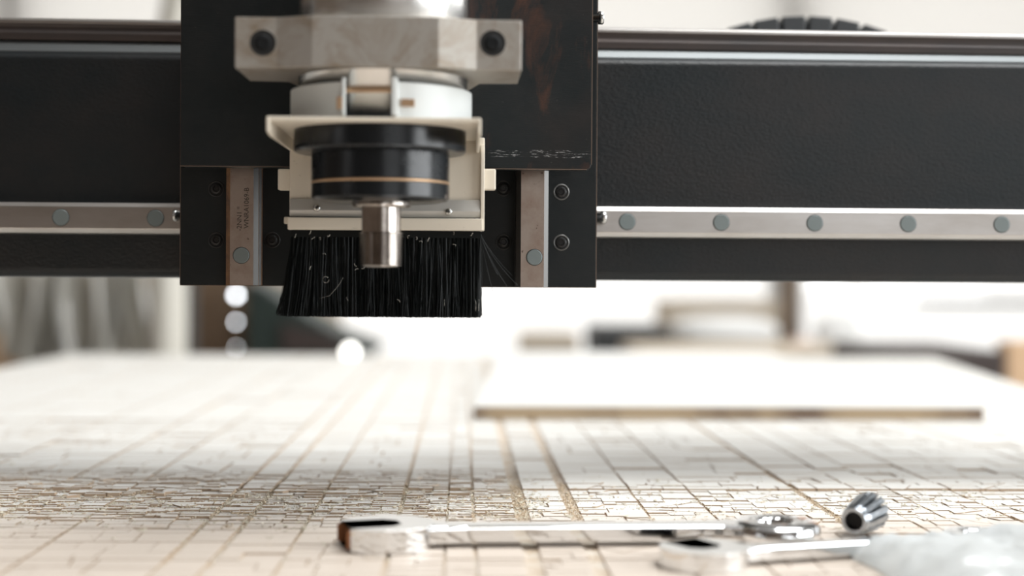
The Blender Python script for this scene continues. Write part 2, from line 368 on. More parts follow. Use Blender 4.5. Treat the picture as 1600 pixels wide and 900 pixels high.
# carved spoilboard: a floor panel with the raised islands the cuts have left
GD = 0.0014
board = thing('spoilboard', 'pale carved board covering the machine bed, cut into a maze of grooves', 'board', (0, 1.2, 0))
bm = bm_new(); prism(bm, BED, -0.022, -GD); obj('base_panel', bm, M['groove'], board)
def clip(poly, n, c):
    out = []
    for i in range(len(poly)):
        a, b = poly[i], poly[(i+1) % len(poly)]
        da, db = a[0]*n[0]+a[1]*n[1]-c, b[0]*n[0]+b[1]*n[1]-c
        if da >= 0: out.append(a)
        if (da > 0 > db) or (da < 0 < db):
            t = da/(da-db); out.append((a[0]+(b[0]-a[0])*t, a[1]+(b[1]-a[1])*t))
    return out
def parea(p): return abs(sum(p[i][0]*p[(i+1) % len(p)][1]-p[(i+1) % len(p)][0]*p[i][1] for i in range(len(p))))/2 if len(p) > 2 else 0
def target_size(x, y):
    if y < 0.765: return (0.034, 0.020)
    if y < (1.0 if x < .03 else .955):
        if x < 0.03: return (0.017, 0.0055) if y > 0.80 else (0.02, 0.009)
        return (0.024, 0.0135)
    if y < 1.34: return (0.050, 0.035) if x > 0 else (0.045, 0.024)
    return (0.11, 0.10)
islands = []
def split(poly, depth=0):
    a = parea(poly)
    if a < 4e-6: return
    xs = [p[0] for p in poly]; ys = [p[1] for p in poly]
    w, h = max(xs)-min(xs), max(ys)-min(ys); cx, cy = sum(xs)/len(xs), sum(ys)/len(ys)
    # nothing to resolve far outside the field of the photograph: leave large uncut areas there
    off = max(0, abs(cx-0.035*cy)-0.375*cy-0.05)
    sx_, sy_ = target_size(cx, cy); k = 1+off*12
    sx_ *= k*random.uniform(.6, 1.5); sy_ *= k*random.uniform(.6, 1.6)
    if (w <= sx_ and h <= sy_) or depth > 16: islands.append(poly); return
    ang = random.gauss(0, 0.02)
    diag = random.random() < (0.22 if cy < 0.97 and cx > -0.02 else 0.05)
    if diag and max(w, h) < 0.06: ang = random.uniform(-0.9, 0.9)
    alongx = (w/sx_ > h/sy_)
    n = (math.cos(ang), math.sin(ang)) if alongx else (-math.sin(ang), math.cos(ang))
    t = random.uniform(.32, .68)
    q = (min(xs)+w*t, min(ys)+h*t)
    c = q[0]*n[0]+q[1]*n[1]
    g = random.choice((.0003, .0005, .0008, .0012)) if cy < 1.0 else random.choice((.0006, .0010, .0016))
    if max(w, h) > 0.12: g = max(g, .0012)
    split(clip(poly, n, c+g/2), depth+1); split(clip(poly, (-n[0], -n[1]), -(c-g/2)), depth+1)
def gx(px, py): return T(px, py).x
MX = sorted([(gx(302, 835), .003), (gx(368, 835), .0035), (gx(150, 800), .002), (gx(625, 800), .003), (gx(738, 760), .0022), (gx(815, 800), .0085), (gx(897, 800), .0075),
             (gx(1265, 780), .0045), (gx(1010, 800), .0016), (gx(1100, 790), .0014), (gx(1380, 790), .0016), (gx(1440, 790), .0012), (gx(1540, 790), .002), (gx(700, 790), .0014),
             (gx(490, 800), .002), (gx(30, 790), .002), (-.33, .002), (-.45, .002), (-.57, .002), (.42, .002), (.50, .002), (.62, .002)])
MY = [(.45, .002), (.60, .002), (.685, .0016), (.755, .0014), (.792, .0018), (.838, .0012), (.872, .0016), (.906, .003), (.935, .0018), (.985, .0014), (1.06, .0016), (1.17, .002), (1.335, .004), (1.55, .002), (1.8, .002), (2.1, .002)]
xe = [TXL]; 
for x, w in MX: xe += [x-w/2, x+w/2]
xe.append(TXR)
ye = [TYF]
for y, w in MY: ye += [y-w/2, y+w/2]
ye.append(TYB)
for x0, x1 in zip(xe[0::2], xe[1::2]):
    for y0, y1 in zip(ye[0::2], ye[1::2]):
        if x1-x0 > .001:
            nrm = (-1/math.hypot(1, TS), TS/math.hypot(1, TS)); q_ = (xright(1.0), 1.0)
            cell = clip([(x0, y0), (x1, y0), (x1, y1), (x0, y1)], nrm, q_[0]*nrm[0]+q_[1]*nrm[1])
            if len(cell) > 2: split(cell)
def island_z(cx, cy):
    z = random.uniform(-.00035, 0)
    if .79 < cy < .96:
        z = random.uniform(-.0007, .0002)
        if cx < .03: z = random.uniform(-.0009, .0006)
        if cx < .03 and random.random() < .12: z = -0.0012
        if .906 < cy < .935: z = random.uniform(.0003, .0009)
        if cx < 0.0 and .875 < cy < .935 and random.random() < (.4 if cx < -.15 else .2): z = random.uniform(.001, .0018)
    elif random.random() < .05: z = -0.0010
    return z
def apparent(p):
    xs = [q[0] for q in p]; ys = [q[1] for q in p]; cx, cy = sum(xs)/len(xs), sum(ys)/len(ys)
    u = (cx-0.035*cy)/cy
    if abs(u) > .375 or cy < .64 or (cy > 1.3): return 0
    return parea(p)/cy**3
order = sorted(range(len(islands)), key=lambda i: -apparent(islands[i]))
single = set(i for i in order[:300] if apparent(islands[i]) > 0)
rest = bm_new()
for i, p in enumerate(islands):
    cx = sum(q[0] for q in p)/len(p); cy = sum(q[1] for q in p)/len(p)
    z = island_z(cx, cy)
    if i in single:
        bm = bm_new(); prism(bm, p, -GD-.0002, z, 0, side_mi=1); obj('raised_patch', bm, [M['top'], M['mdf']], board)
    else: prism(rest, p, -GD-.0002, z, 0, side_mi=1)
o = obj('small_raised_patches', rest, [M['top'], M['mdf']], board); o['kind'] = 'stuff'
print('ISLANDS', len(islands))
# sawdust crumbs lying in the grooves
bm = bm_new()
def crumb(x, y, z, s, mi):
    a = random.uniform(0, 6.28); pts = []
    for k in range(3): pts.append((x+math.cos(a+k*2.1)*s*random.uniform(.6, 1.3), y+math.sin(a+k*2.1)*s*random.uniform(.6, 1.3), z))
    v = [bm.verts.new(q) for q in pts]+[bm.verts.new((x+random.uniform(-.3, .3)*s, y, z+s*random.uniform(.6, 1.4)))]
    for f in ((0,1,2),(0,1,3),(1,2,3),(2,0,3)): bm.faces.new([v[k] for k in f]).material_index = mi
for x, w in MX:
    n = int(60+w*90000)
    wide = w > .004 or x < 0
    for k in range(n if wide else n//3):
        y = random.uniform(.76, .93) if random.random() < .85 else random.uniform(.68, 1.0)
        crumb(x+random.gauss(0, w*.4), y, -GD+random.uniform(0, .0012), random.uniform(.0003, .0010), 1 if (x < .0 and k % 3) else 0)
for k in range(11000):
    x = random.uniform(-.38, .05) if random.random() < .8 else random.uniform(-.05, .36); y = random.gauss(.865, .045)
    if .70 < y < 1.0: crumb(x, y, random.uniform(-GD, -.0002), random.choice((.0003, .0005, .0008)), 1 if random.random() < .75 else 0)
for k in range(34):    # little heaps
    hx, hy = random.uniform(-.33, .06), random.uniform(.76, .93)
    for q in range(90):
        d = abs(random.gauss(0, .004)); a = random.uniform(0, 6.28)
        crumb(hx+math.cos(a)*d*1.8, hy+math.sin(a)*d, -GD+max(0, .0026-d*.35)*random.random(), random.uniform(.0003, .0009), 0 if k % 2 else 1)
def flake(x, y, z, s, mi):
    a = random.uniform(0, 6.28); t_ = random.gauss(0, .25); n_ = random.choice((4, 5)); el = random.uniform(1, 3)
    top = []
    for k in range(n_):
        b_ = k*6.28/n_+random.uniform(-.3, .3); u, v = math.cos(b_)*s*el, math.sin(b_)*s
        top.append((x+u*math.cos(a)-v*math.sin(a), y+u*math.sin(a)+v*math.cos(a), z+abs(u*t_)))
    v1 = [bm.verts.new(p) for p in top]; v0 = [bm.verts.new((p[0], p[1], p[2]-.00025)) for p in top]
    bm.faces.new(v1).material_index = mi; bm.faces.new(v0).material_index = mi
    for k in range(n_): bm.faces.new((v1[k], v1[(k+1) % n_], v0[(k+1) % n_], v0[k])).material_index = mi
for k in range(1500):
    left = random.random() < .75
    flake(random.uniform(-.38, .05) if left else random.uniform(.0, .34), random.gauss(.86, .045), random.uniform(-.0004, .0008), random.uniform(.0004, .0012), 1 if random.random() < .7 else 0)
tag(obj('sawdust', bm, [M['dust'], M['dust_grey']]), 'tan sawdust crumbs and small chips lying in the grooves of the carved board', 'sawdust', kind='stuff')
# sheet lying on the far part of the board
a = T(741, 655); b = T(1537, 657); y0 = a.y
sh = thing('panel_sheet', 'flat white-topped sheet with brown edge lying on the board behind the machine head', 'sheet', ((a.x+b.x)/2, y0+.4, 0))
th = P(1100, 635, y0).z
bm = bm_new(); pts = [(a.x, y0), (b.x, y0+.002), (b.x, 2.33), (a.x+.052, 2.33)]
prism(bm, pts, 0.0, th-.0012); obj('core', bm, M['sheet_edge'], sh)
bm = bm_new(); prism(bm, pts, th-.0012, th); obj('facing', bm, M['sheet_top'], sh)

# ------------------------------------------------------------ gantry
YB = 0.9275
gantry = thing('gantry', 'black painted horizontal gantry beam with steel guide rails, spanning the whole picture', 'gantry', (0, YB+.06, -0.10))
GX0, GX1 = TXL-.10, TXR+.10
zt = P(722, 70, YB).z; zf = P(722, 101, YB).z; zb = P(722, 437, YB).z
prof = []
r = .0065
def arc(cx, cy, r, a0, a1, n=6): return [(cx+r*math.cos(R(a0+(a1-a0)*i/n)), cy+r*math.sin(R(a0+(a1-a0)*i/n))) for i in range(n+1)]
BD = .10
ra = .0058; prof = arc(YB+ra, zf, ra, 180, 118, 7) + [(YB+ra+.004, zt-.0004), (YB+ra+.0055, zt)] + arc(YB+BD-r, zt-r, r, 90, 0) + arc(YB+BD-r, zb+r, r, 0, -90) + arc(YB+r, zb+r, r, -90, -180)
bm = bm_new(); prism(bm, prof, GX0, GX1, to=lambda y, z, x: (x, y, z))
o = obj('beam', bm, M['beam'], gantry)
for p in o.data.polygons: p.use_smooth = len(p.vertices) == 4
o.data.set_sharp_from_angle(angle=R(40))
bm = bm_new(); z8 = P(722, 87, YB).z; z7 = P(722, 70, YB).z
prism(bm, [(YB+.0036, z8), (YB+.0038, z8+.0008), (YB+.0075, z7+.0004), (YB+.030, z7+.0004), (YB+.030, z7-.002), (YB+.010, z8)], GX0+.12, GX1-.12, to=lambda y, z, x: (x, y, z))
STRIP = bm
RP = [(-10, 0), (-10, 5.5), (-8.2, 8), (-8.2, 10.5), (-9.7, 13), (-9.7, 15.2), (-7.0, 17.5), (7.0, 17.5), (9.7, 15.2), (9.7, 13), (8.2, 10.5), (8.2, 8), (10, 5.5), (10, 0)]
zc = P(722, 344.5, YB-.0175).z
bm = bm_new(); prism(bm, [(w/1000, h/1000) for w, h in RP], GX0+.12, GX1-.12, to=lambda w, h, x: (x, YB-h, zc+w))
lr = obj('guide_rail', bm, M['rail'], gantry, 0.0004, 2); lr['label'] = 'lower steel guide rail with round grey caps'
for px in (95, 243, 980, 1127, 1273, 1419, 1565):
    q = P(px, 344.5, YB-.0175)
    bm = bm_new(); lathe(bm, [(.0052, .0005), (.0052, -.00035), (.0047, -.0006)], 32, (q.x, YB-.0175, zc), 'Y'); obj('rail_cap', bm, M['cap'], lr)
    bm = bm_new(); lathe(bm, [(.0052, -.0001), (.0055, -.00012)], 32, (q.x, YB-.0175, zc), 'Y', False, False); obj('cap_rim', bm, M['dark_hole'], lr)
bm = bm_new(); yc = YB+.0125
prism(bm, [(w/1000, h/1000) for w, h in RP], GX0+.12, GX1-.12, to=lambda w, h, x: (x, yc+w+.003, zt+h*.83+x*-.004))
o = obj('mounting_strip', STRIP, M['strip'], gantry, 0.0002); o['label'] = 'bright steel strip along the top edge of the beam'
ur = obj('guide_rail', bm, M['rail'], gantry, 0.0004, 2); ur.data.materials.append(M['rail_neck'])
for p in ur.data.polygons:
    if abs(p.normal.x) < .5 and p.center.z+p.center.x*.004 < zt+.0110: p.material_index = 1
ur['label'] = 'upper steel guide rail on top of the beam'
for x0 in (GX0, GX1-.05):
    bm = bm_new(); bx(bm, x0, x0+.05, YB-.03, YB+BD+.06, -.10, zt+.02); obj('side_upright', bm, M['frame_grey'], gantry, .003)
# cable chain arched over the back of the beam
ch = thing('cable_chain', 'dark segmented cable chain arching up behind the gantry beam', 'cable chain', (P(1255, 60, 1.09).x, 1.09, zt))
bm = bm_new(); bx(bm, P(1010, 60, 1.09).x, P(1560, 60, 1.09).x, YB+BD, 1.13, zt-.004, zt-.001); obj('tray', bm, M['frame_grey'], gantry)
chp = []
x0c, x1c = P(1095, 60, 1.09).x, P(1412, 60, 1.09).x; zpk = P(1250, 27, 1.09).z
nl = 8
for i in range(nl+1):
    u = i/nl; x = x0c+(x1c-x0c)*u; chp.append(Vector((x, 1.09, zpk-.013-.019*((2*u-.98)**2))))
for i in range(nl):
    a, b = chp[i], chp[i+1]; d = b-a; L = d.length; d.normalize(); up = Vector((-d.z, 0, d.x))
    bm = bm_new()
    for (s0, s1, h0, h1, w) in ((.02, .90, -.011, .011, .019), (.80, 1.06, -.007, .007, .015)):
        vs = []
        for yy in (-w, w):
            for (s, h_) in ((s0, h0), (s1, h0), (s1, h1), (s0, h1)):
                p = a + d*L*s + up*h_; vs.append(bm.verts.new((p.x, p.y+yy, p.z)))
        for f in ((0,1,2,3),(4,5,6,7),(0,1,5,4),(1,2,6,5),(2,3,7,6),(3,0,4,7)): bm.faces.new([vs[k] for k in f])
    obj('link', bm, M['chain'], ch, .001)
bm = bm_new(); tube(bm, [(p.x, p.y, p.z) for p in chp], .005, 8); obj('cable', bm, M['chain_gap'], ch)
for x in (x0c, x1c):
    bm = bm_new(); bx(bm, x-.008, x+.008, 1.072, 1.108, zt-.001, chp[0].z-.004); obj('end_bracket', bm, M['chain'], ch, .001)

# ------------------------------------------------------------ machine head: carriage plates, rails, spindle, clamp, dust shoe
head = thing('router_carriage', 'black carriage with two vertical rails hanging on the gantry beam', 'carriage', (P(600, 400, .87).x, .88, P(600, 448, .877).z))
YL = .877
xl = P(282, 300, YL).x; xr = P(932, 300, YL).x; zb = P(700, 448, YL).z
bm = bm_new(); bx(bm, xl, xr, YL, YL+.014, zb, .36); obj('back_plate', bm, M['plate_back'], head, .0006)
o.data = o.data
YU = .832
xl2 = P(282, 150, YU).x; xr2 = P(925, 150, YU).x; zb2 = P(610, 262, YU).z
UPC = Vector(((xl2+xr2)/2, YU, zb2+.07))
bm = bm_new()
c = .0028
pts = [(xl2, zb2), (xr2-c, zb2)] + arc(xr2-c, zb2+c, c, -90, 0, 5)[1:] + [(xr2, .36), (xl2, .36)]
prism(bm, [(x-UPC.x, z-UPC.z) for x, z in pts], 0, .015, to=lambda x, z, y: (x, y, z))
up = obj('front_plate', bm, M['plate'], head, .0007); up.location = UPC
# thin worn bright rims on the plate edges
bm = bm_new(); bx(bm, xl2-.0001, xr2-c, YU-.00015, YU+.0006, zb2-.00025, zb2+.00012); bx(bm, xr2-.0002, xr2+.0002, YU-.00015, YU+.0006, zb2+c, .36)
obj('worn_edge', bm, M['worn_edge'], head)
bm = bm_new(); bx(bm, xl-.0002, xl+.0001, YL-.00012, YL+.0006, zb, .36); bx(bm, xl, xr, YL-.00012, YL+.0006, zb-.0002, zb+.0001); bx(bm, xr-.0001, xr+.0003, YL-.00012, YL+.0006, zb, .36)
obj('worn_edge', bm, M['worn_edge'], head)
for k, (pxl, pxr) in enumerate(((356.5, 399), (811, 853))):
    yf = YL-.0175; x = (P(pxl, 350, yf).x+P(pxr, 350, yf).x)/2
    bm = bm_new(); prism(bm, [(w/1000, h/1000) for w, h in RP], zb+.0003, .34, to=lambda w, h, z: (x+w, YL-h, z))
    vr = obj('vertical_rail', bm, [M['rail_v'], M['rail_side'], M['rail_bright']], head, 0)
    for p in vr.data.polygons:
        n_ = p.normal
        if n_.x > .5 and n_.y < -.2: p.material_index = 2
        elif n_.x < -.5 or n_.x > .5: p.material_index = 1 if k == 0 else 2
    vr['label'] = ('left' if k == 0 else 'right')+' vertical rail'
    zcap = P((pxl+pxr)/2, 399 if k == 0 else 402, yf).z; xx = P(377 if k == 0 else 835, 399, yf).x
    bm = bm_new(); lathe(bm, [(.0048, .0005), (.0048, -.0003), (.0043, -.0005)], 32, (xx, yf, zcap), 'Y'); obj('rail_cap', bm, M['cap'], vr)
    bm = bm_new(); lathe(bm, [(.0048, -.0001), (.0051, -.00012)], 32, (xx, yf, zcap), 'Y', False, False); obj('cap_rim', bm, M['dark_hole'], vr)
    if k == 0:
        for txt, px, py, sz in (('WNRA1069-B', 388.5, 357, .0041), ('-2NN1 *', 377.5, 361, .0041)):
            cu = bpy.data.curves.new('etched_number', 'FONT'); cu.body = txt; cu.size = sz; cu.extrude = .00004
            to = bpy.data.objects.new('tmp', cu); COL.objects.link(to); bpy.context.view_layer.update()
            me = bpy.data.meshes.new_from_object(to); bpy.data.objects.remove(to)
            q = P(px, py, yf)
            t = bpy.data.objects.new('etched_number', me); COL.objects.link(t); me.materials.clear(); me.materials.append(M['ink'])
            t.matrix_world = Matrix.Translation((q.x, yf-.0001, q.z)) @ Matrix.Rotation(R(-90), 4, 'Y') @ Matrix.Rotation(R(90), 4, 'X')
            w_ = t.matrix_world.copy(); t.parent = vr; t.matrix_parent_inverse = Matrix.Identity(4); t.matrix_world = w_
# carriage blocks between the plates, hidden but for their edges
for px in (379, 832):
    x = P(px, 300, .86).x
    bm = bm_new(); bx(bm, x-.022, x+.022, YU+.015, YL-.0185, zb2+.004, zb2+.075); obj('slide_block', bm, M['bolt'], head, .001)
def socket_bolt(px, py, ringm):
    q = P(px, py, YL)
    bm = bm_new(); lathe(bm, [(.0050, .0004), (.0050, -.0002), (.0041, -.0002), (.0041, .0004)], 32, (q.x, YL, q.z), 'Y', False, False)
    o1 = obj('counterbore', bm, ringm, head)
    bm = bm_new(); lathe(bm, [(.0041, .0004), (.0041, -.0001)], 28, (q.x, YL, q.z), 'Y'); obj('recess', bm, M['dark_hole'], o1)
    bm = bm_new(); rr = lathe(bm, [(.0032, .0), (.0032, -.0006), (.0029, -.0009), (.0019, -.0009)], 28, (q.x, YL, q.z), 'Y', True, False)
    lathe(bm, [(.0019, -.0009), (.0017, -.00015)], 6, (q.x, YL, q.z), 'Y', False, True, False)
    o2 = obj('socket_bolt', bm, M['bolt'], o1)
for px, py in ((338, 295), (338, 375), (425, 375), (787, 294), (787, 378), (877, 300), (877, 379)):
    socket_bolt(px, py, M['bolt_ring'] if px > 850 else M['bolt'])
for k, (px, py, Y, rr, ln) in enumerate(((938, 340, .905, .0042, .012), (277, 337, .905, .0038, .008), (935, 28, .86, .004, .01))):
    q = P(px, py, Y); sgn = 1 if px > 500 else -1
    bm = bm_new(); lathe(bm, [(rr*.7, -.02), (rr*.7, 0), (rr, 0), (rr, ln*.25), (rr*.85, ln*.32)], 20, (0, 0, 0), 'X'); 
    bmesh.ops.scale(bm, vec=(sgn, 1, 1), verts=bm.verts[:]); bmesh.ops.translate(bm, vec=(q.x, Y, q.z), verts=bm.verts[:])
    obj('grease_nipple' if k < 2 else 'side_bolt', bm, M['screw'], head)
# block behind the back plate running on the gantry rail
bm = bm_new(); bx(bm, xl+.006, xr-.006, YL+.014, YB-.0183, zc-.022, zc+.022); obj('slide_block', bm, M['bolt'], head, .001)

YS = .765
cxs = (P(467, 160, YS).x+P(730, 160, YS).x)/2
SX = cxs; RS = (P(730, 160, YS).x-P(467, 160, YS).x)/2
# clamp
clampt = thing('spindle_clamp', 'thick grey aluminium clamp with two bolt holes gripping the spindle', 'clamp', (SX, YS, P(600, 108, .722).z))
zc0 = P(590, 108, .722).z; zc1 = P(590, 29, .722).z
def zs(py, Y=YS): return P(598, py, Y).z
fx = [P(367, 70, .722).x, P(433, 70, .722).x, P(487, 70, .715).x, P(685, 70, .715).x, P(745, 70, .722).x, P(815, 70, .722).x]
bm = bm_new()
outer = [(fx[0], .772), (fx[0], .722), (fx[1], .722), (fx[2], .7145), (fx[3], .7145), (fx[4], .722), (fx[5], .722), (fx[5], .772)]
rear = [(SX+.030, .772), (SX+.030, YU), (SX-.030, YU), (SX-.030, .772)]
out = outer + rear
# outline minus the bore: build front half ring as polygons around an inner arc
inner = [(SX+RS*1.002*math.cos(a), YS+RS*1.002*math.sin(a)) for a in [math.pi*2*i/96 for i in range(96)]]
vo = []
def ring_solid(bm, outer, ctr, r, z0, z1, n=96):
    """plate with outline 'outer' (star-shaped about ctr) and a round bore"""
    O = []
    for i in range(n):
        a = 2*math.pi*i/n; d = (math.cos(a), math.sin(a)); best = None
        for k in range(len(outer)):
            p, q = outer[k], outer[(k+1) % len(outer)]
            ex, ey = q[0]-p[0], q[1]-p[1]; den = d[0]*ey-d[1]*ex
            if abs(den) < 1e-12: continue
            t = ((p[0]-ctr[0])*ey-(p[1]-ctr[1])*ex)/den; s = ((p[0]-ctr[0])*d[1]-(p[1]-ctr[1])*d[0])/den
            if t > 0 and -1e-6 <= s <= 1+1e-6 and (best is None or t > best): best = t
        O.append((a, best))
    for k in range(len(outer)):   # exact corners
        a = math.atan2(outer[k][1]-ctr[1], outer[k][0]-ctr[0]) % (2*math.pi)
        j = min(range(n), key=lambda i: min(abs(O[i][0]-a), 2*math.pi-abs(O[i][0]-a)))
        O[j] = (a, math.hypot(outer[k][0]-ctr[0], outer[k][1]-ctr[1]))
    rows = []
    for z in (z0, z1):
        rows.append([bm.verts.new((ctr[0]+math.cos(a)*t, ctr[1]+math.sin(a)*t, z)) for a, t in O])
        rows.append([bm.verts.new((ctr[0]+math.cos(a)*r, ctr[1]+math.sin(a)*r, z)) for a, t in O])
    for i in range(n):
        j = (i+1) % n
        bm.faces.new((rows[0][i], rows[0][j], rows[1][j], rows[1][i])); bm.faces.new((rows[2][i], rows[2][j], rows[3][j], rows[3][i]))
        bm.faces.new((rows[0][i], rows[0][j], rows[2][j], rows[2][i])); bm.faces.new((rows[1][i], rows[1][j], rows[3][j], rows[3][i]))
full = [(fx[0], .772), (fx[0], .722), (fx[1], .722), (fx[2], .7145), (fx[3], .7145), (fx[4], .722), (fx[5], .722), (fx[5], .772),
        (SX+.052, .774), (SX+.040, YU), (SX-.040, YU), (SX-.052, .774)]
ring_solid(bm, full, (SX, YS), RS+.0003, zc0, zc1, 180)
obj('clamp_body', bm, M['clamp'], clampt, .0005, 2, angle=12)
for px, py in ((411, 67), (770, 67.5)):
    q = P(px, py, .722)
    bm = bm_new(); lathe(bm, [(.0066, .0002), (.0066, -.0002), (.0069, -.0002), (.0069, .0004)], 32, (q.x, .722, q.z), 'Y', False, False); o1 = obj('hole_rim', bm, M['clamp'], clampt)
    bm = bm_new(); lathe(bm, [(.0066, .0003), (.0066, -.00022)], 32, (q.x, .722, q.z), 'Y'); o1 = obj('bolt_hole', bm, M['dark_hole'], clampt)
    bm = bm_new(); lathe(bm, [(.0042, .0), (.0042, -.0004), (.0024, -.0004)], 24, (q.x, .722, q.z), 'Y', True, False); lathe(bm, [(.0024, -.0004), (.0022, -.00024)], 6, (q.x, .722, q.z), 'Y', False, True, False); obj('recessed_bolt', bm, M['bolt_dark'], o1)

# spindle
sp = thing('spindle', 'polished steel router spindle with black end cap and threaded nose', 'spindle', (SX, YS, zs(417)))
z_fl1, z_fl0 = zs(190), zs(240); z_b0 = zs(314)
bm = bm_new(); lathe(bm, [(RS, z_fl1-.001), (RS, .36)], 128, (SX, YS, 0)); obj('spindle_body', bm, M['stainless'], sp)
bm = bm_new(); zz = zs(158); lathe(bm, [(RS+.0004, zz-.0012), (RS+.0007, zz-.0009), (RS+.0007, zz+.0009), (RS+.0004, zz+.0012)], 96, (SX, YS, 0)); obj('band', bm, M['gold'], sp)
RF = (P(728, 215, YS).x-P(460, 215, YS).x)/2; XF = (P(728, 215, YS).x+P(460, 215, YS).x)/2
bm = bm_new(); lathe(bm, [(RF-.001, z_fl1), (RF, z_fl1-.001), (RF, z_fl0+.001), (RF-.001, z_fl0), (RF-.006, z_fl0-.0006)], 128, (XF, YS, 0)); f_ = obj('cap_flange', bm, M['gloss_black'], sp, smooth=False); f_.data.set_sharp_from_angle(angle=R(30))
RB = (P(702, 280, YS).x-P(487, 280, YS).x)/2; XB = (P(702, 280, YS).x+P(487, 280, YS).x)/2
zl = zs(286.5)
bm = bm_new(); lathe(bm, [(RB, z_fl0), (RB, zl+.0009), (RB-.0004, zl+.0007), (RB-.0004, zl-.0007), (RB, zl-.0009), (RB, z_b0+.0012), (RB-.0012, z_b0), (RB-.006, z_b0-.0010), (.012, z_b0-.0010)], 128, (XB, YS, 0)); f_ = obj('end_cap', bm, M['gloss_black'], sp); f_.data.set_sharp_from_angle(angle=R(30))
bm = bm_new(); lathe(bm, [(RB-.0005, zl-.0007), (RB+.0001, zl-.0006), (RB+.0001, zl+.0006), (RB-.0005, zl+.0007)], 128, (XB, YS, 0), 'Z', False, False); obj('gold_line', bm, M['gold'], sp)
XN = (P(564, 400, YS).x+P(627, 400, YS).x)/2
bm = bm_new(); lathe(bm, [(.0160, z_b0-.0008), (.0160, zs(321)), (.0150, zs(324)), (.0108, zs(325))], 64, (XN, YS, 0)); f_ = obj('collar', bm, M['nose'], sp); f_.data.set_sharp_from_angle(angle=R(30))
# shaft with two flats
bm = bm_new(); rr = lathe(bm, [(.0106, zs(323)), (.0106, zs(364))], 96, (XN, YS, 0))
for v in bm.verts:
    for a in (R(-128), R(52)):
        d = Vector((math.cos(a), math.sin(a))); t = (v.co.x-XN)*d.x+(v.co.y-YS)*d.y
        if t > .0091: v.co.x -= d.x*(t-.0091); v.co.y -= d.y*(t-.0091)
f_ = obj('shaft', bm, M['nose'], sp); f_.data.set_sharp_from_angle(angle=R(25))
pf = []; zz = zs(363); ze = zs(416); pitch = (zz-ze)/12.0
pf.append((.0106, zz))
for i in range(12):
    z = zz-i*pitch; pf += [(.0107, z-.1*pitch), (.01185, z-.4*pitch), (.01185, z-.6*pitch), (.0107, z-.9*pitch)]
pf += [(.0106, ze), (.0095, ze-.0006), (.0060, ze-.0006), (.0050, ze+.012)]
bm = bm_new(); lathe(bm, pf, 96, (XN, YS, 0), 'Z', True, True); f_ = obj('threaded_nose', bm, M['nose'], sp); f_.data.set_sharp_from_angle(angle=R(30))

# dust shoe
ds = thing('dust_shoe', 'cream plastic dust shoe with black bristle skirt below the spindle', 'dust shoe', (SX, .80, zs(360, .812)))
zr0 = P(600, 187, .727).z; 
zr1 = zs(146); RC = (P(737, 165, YS).x-P(455, 165, YS).x)/2; XC = (P(737, 165, YS).x+P(455, 165, YS).x)/2
# split ring: opening at the front between the two tabs
aL = math.atan2(-1, 0)
def ang_at(px): 
    dx = (P(px, 165, YS-RC*.95).x-XC)/RC; return -math.acos(max(-1, min(1, dx)))
a_right = ang_at(617); a_left = ang_at(537)
bm = bm_new()
A0, A1 = a_right, a_left+2*math.pi
for r0 in (1,):
    ringp = [(RC-.0022, zr0), (RC-.0022, zr1), (RC, zr1), (RC, zr0)]
    n = 140; rows = []
    for i in range(n+1):
        a = A0+(A1-A0)*i/n
        rows.append([bm.verts.new((XC+math.cos(a)*r_, YS+math.sin(a)*r_, z)) for r_, z in ringp])
    for p_, q_ in zip(rows, rows[1:]):
        for k in range(4): bm.faces.new((p_[k], p_[(k+1) % 4], q_[(k+1) % 4], q_[k]))
    bm.faces.new(rows[0]); bm.faces.new(rows[-1])
o = obj('clamp_ring', bm, M['white_plastic'], ds, .0003); o['label'] = 'white split clamp ring'
for p_ in o.data.polygons: p_.use_smooth = True
o.data.set_sharp_from_angle(angle=R(40))
for a, sg, w in ((a_left, -1, .0009), (a_right, 1, .0016)):
    bx0 = XC+math.cos(a)*RC; by0 = YS+math.sin(a)*RC
    bm = bm_new(); bx(bm, bx0-w, bx0+w, by0-.0022, by0+.002, zr0+.001, zr1+.002); o = obj('clamp_tab', bm, M['white_plastic'], ds, .0006)
q = P(637, 160, YS-RC)
bm = bm_new(); bx(bm, q.x-.0034, q.x+.0034, YS-RC+.0002, YS-RC+.004, q.z-.0018, q.z+.0018); obj('slot', bm, M['gold'], ds)
q = P(531, 160, YS-RC)
bm = bm_new(); bx(bm, q.x-.0016, q.x+.0010, YS-RC+.0005, YS-RC+.004, q.z-.0030, q.z+.0030); obj('slot', bm, M['gold'], ds)
# flange plate with a down-turned rim
YF0, YF1 = .7145, .822
fxl, fxr = P(416, 190, YF0).x, P(752, 190, YF0).x
ft = .0024
bm = bm_new(); ring_solid(bm, [(fxr, YF0), (fxr, YF1), (fxl, YF1), (fxl, YF0)], (XC, YS+.004), .030, zr0-ft, zr0, 120)
obj('top_plate', bm, M['cream'], ds, .0006, angle=20)
def taper_rim(x, w):
    bm = bm_new(); pts = [(YF0-.0005, zr0-.0004), (YF0-.0005, zr0-.0078), (YF0+.010, zr0-.0092), (YF1, zr0-.0092), (YF1, zr0-.0004)]
    prism(bm, pts, x-w, x+w, to=lambda y, z, xx: (xx, y, z)); return bm
obj('side_rim', taper_rim(fxl+.0009, .0009), M['cream'], ds, .0005); obj('side_rim', taper_rim(fxr-.0009, .0009), M['cream'], ds, .0005)
YP = .812
pxl, pxr = P(452, 300, YP).x, P(757, 300, YP).x; zp0 = P(600, 360, YP).z
bm = bm_new(); bx(bm, pxl, pxr, YP+.001, YP+.010, P(600, 338, YP).z, zr0-.0004); obj('back_panel', bm, M['cream'], ds, .0006)
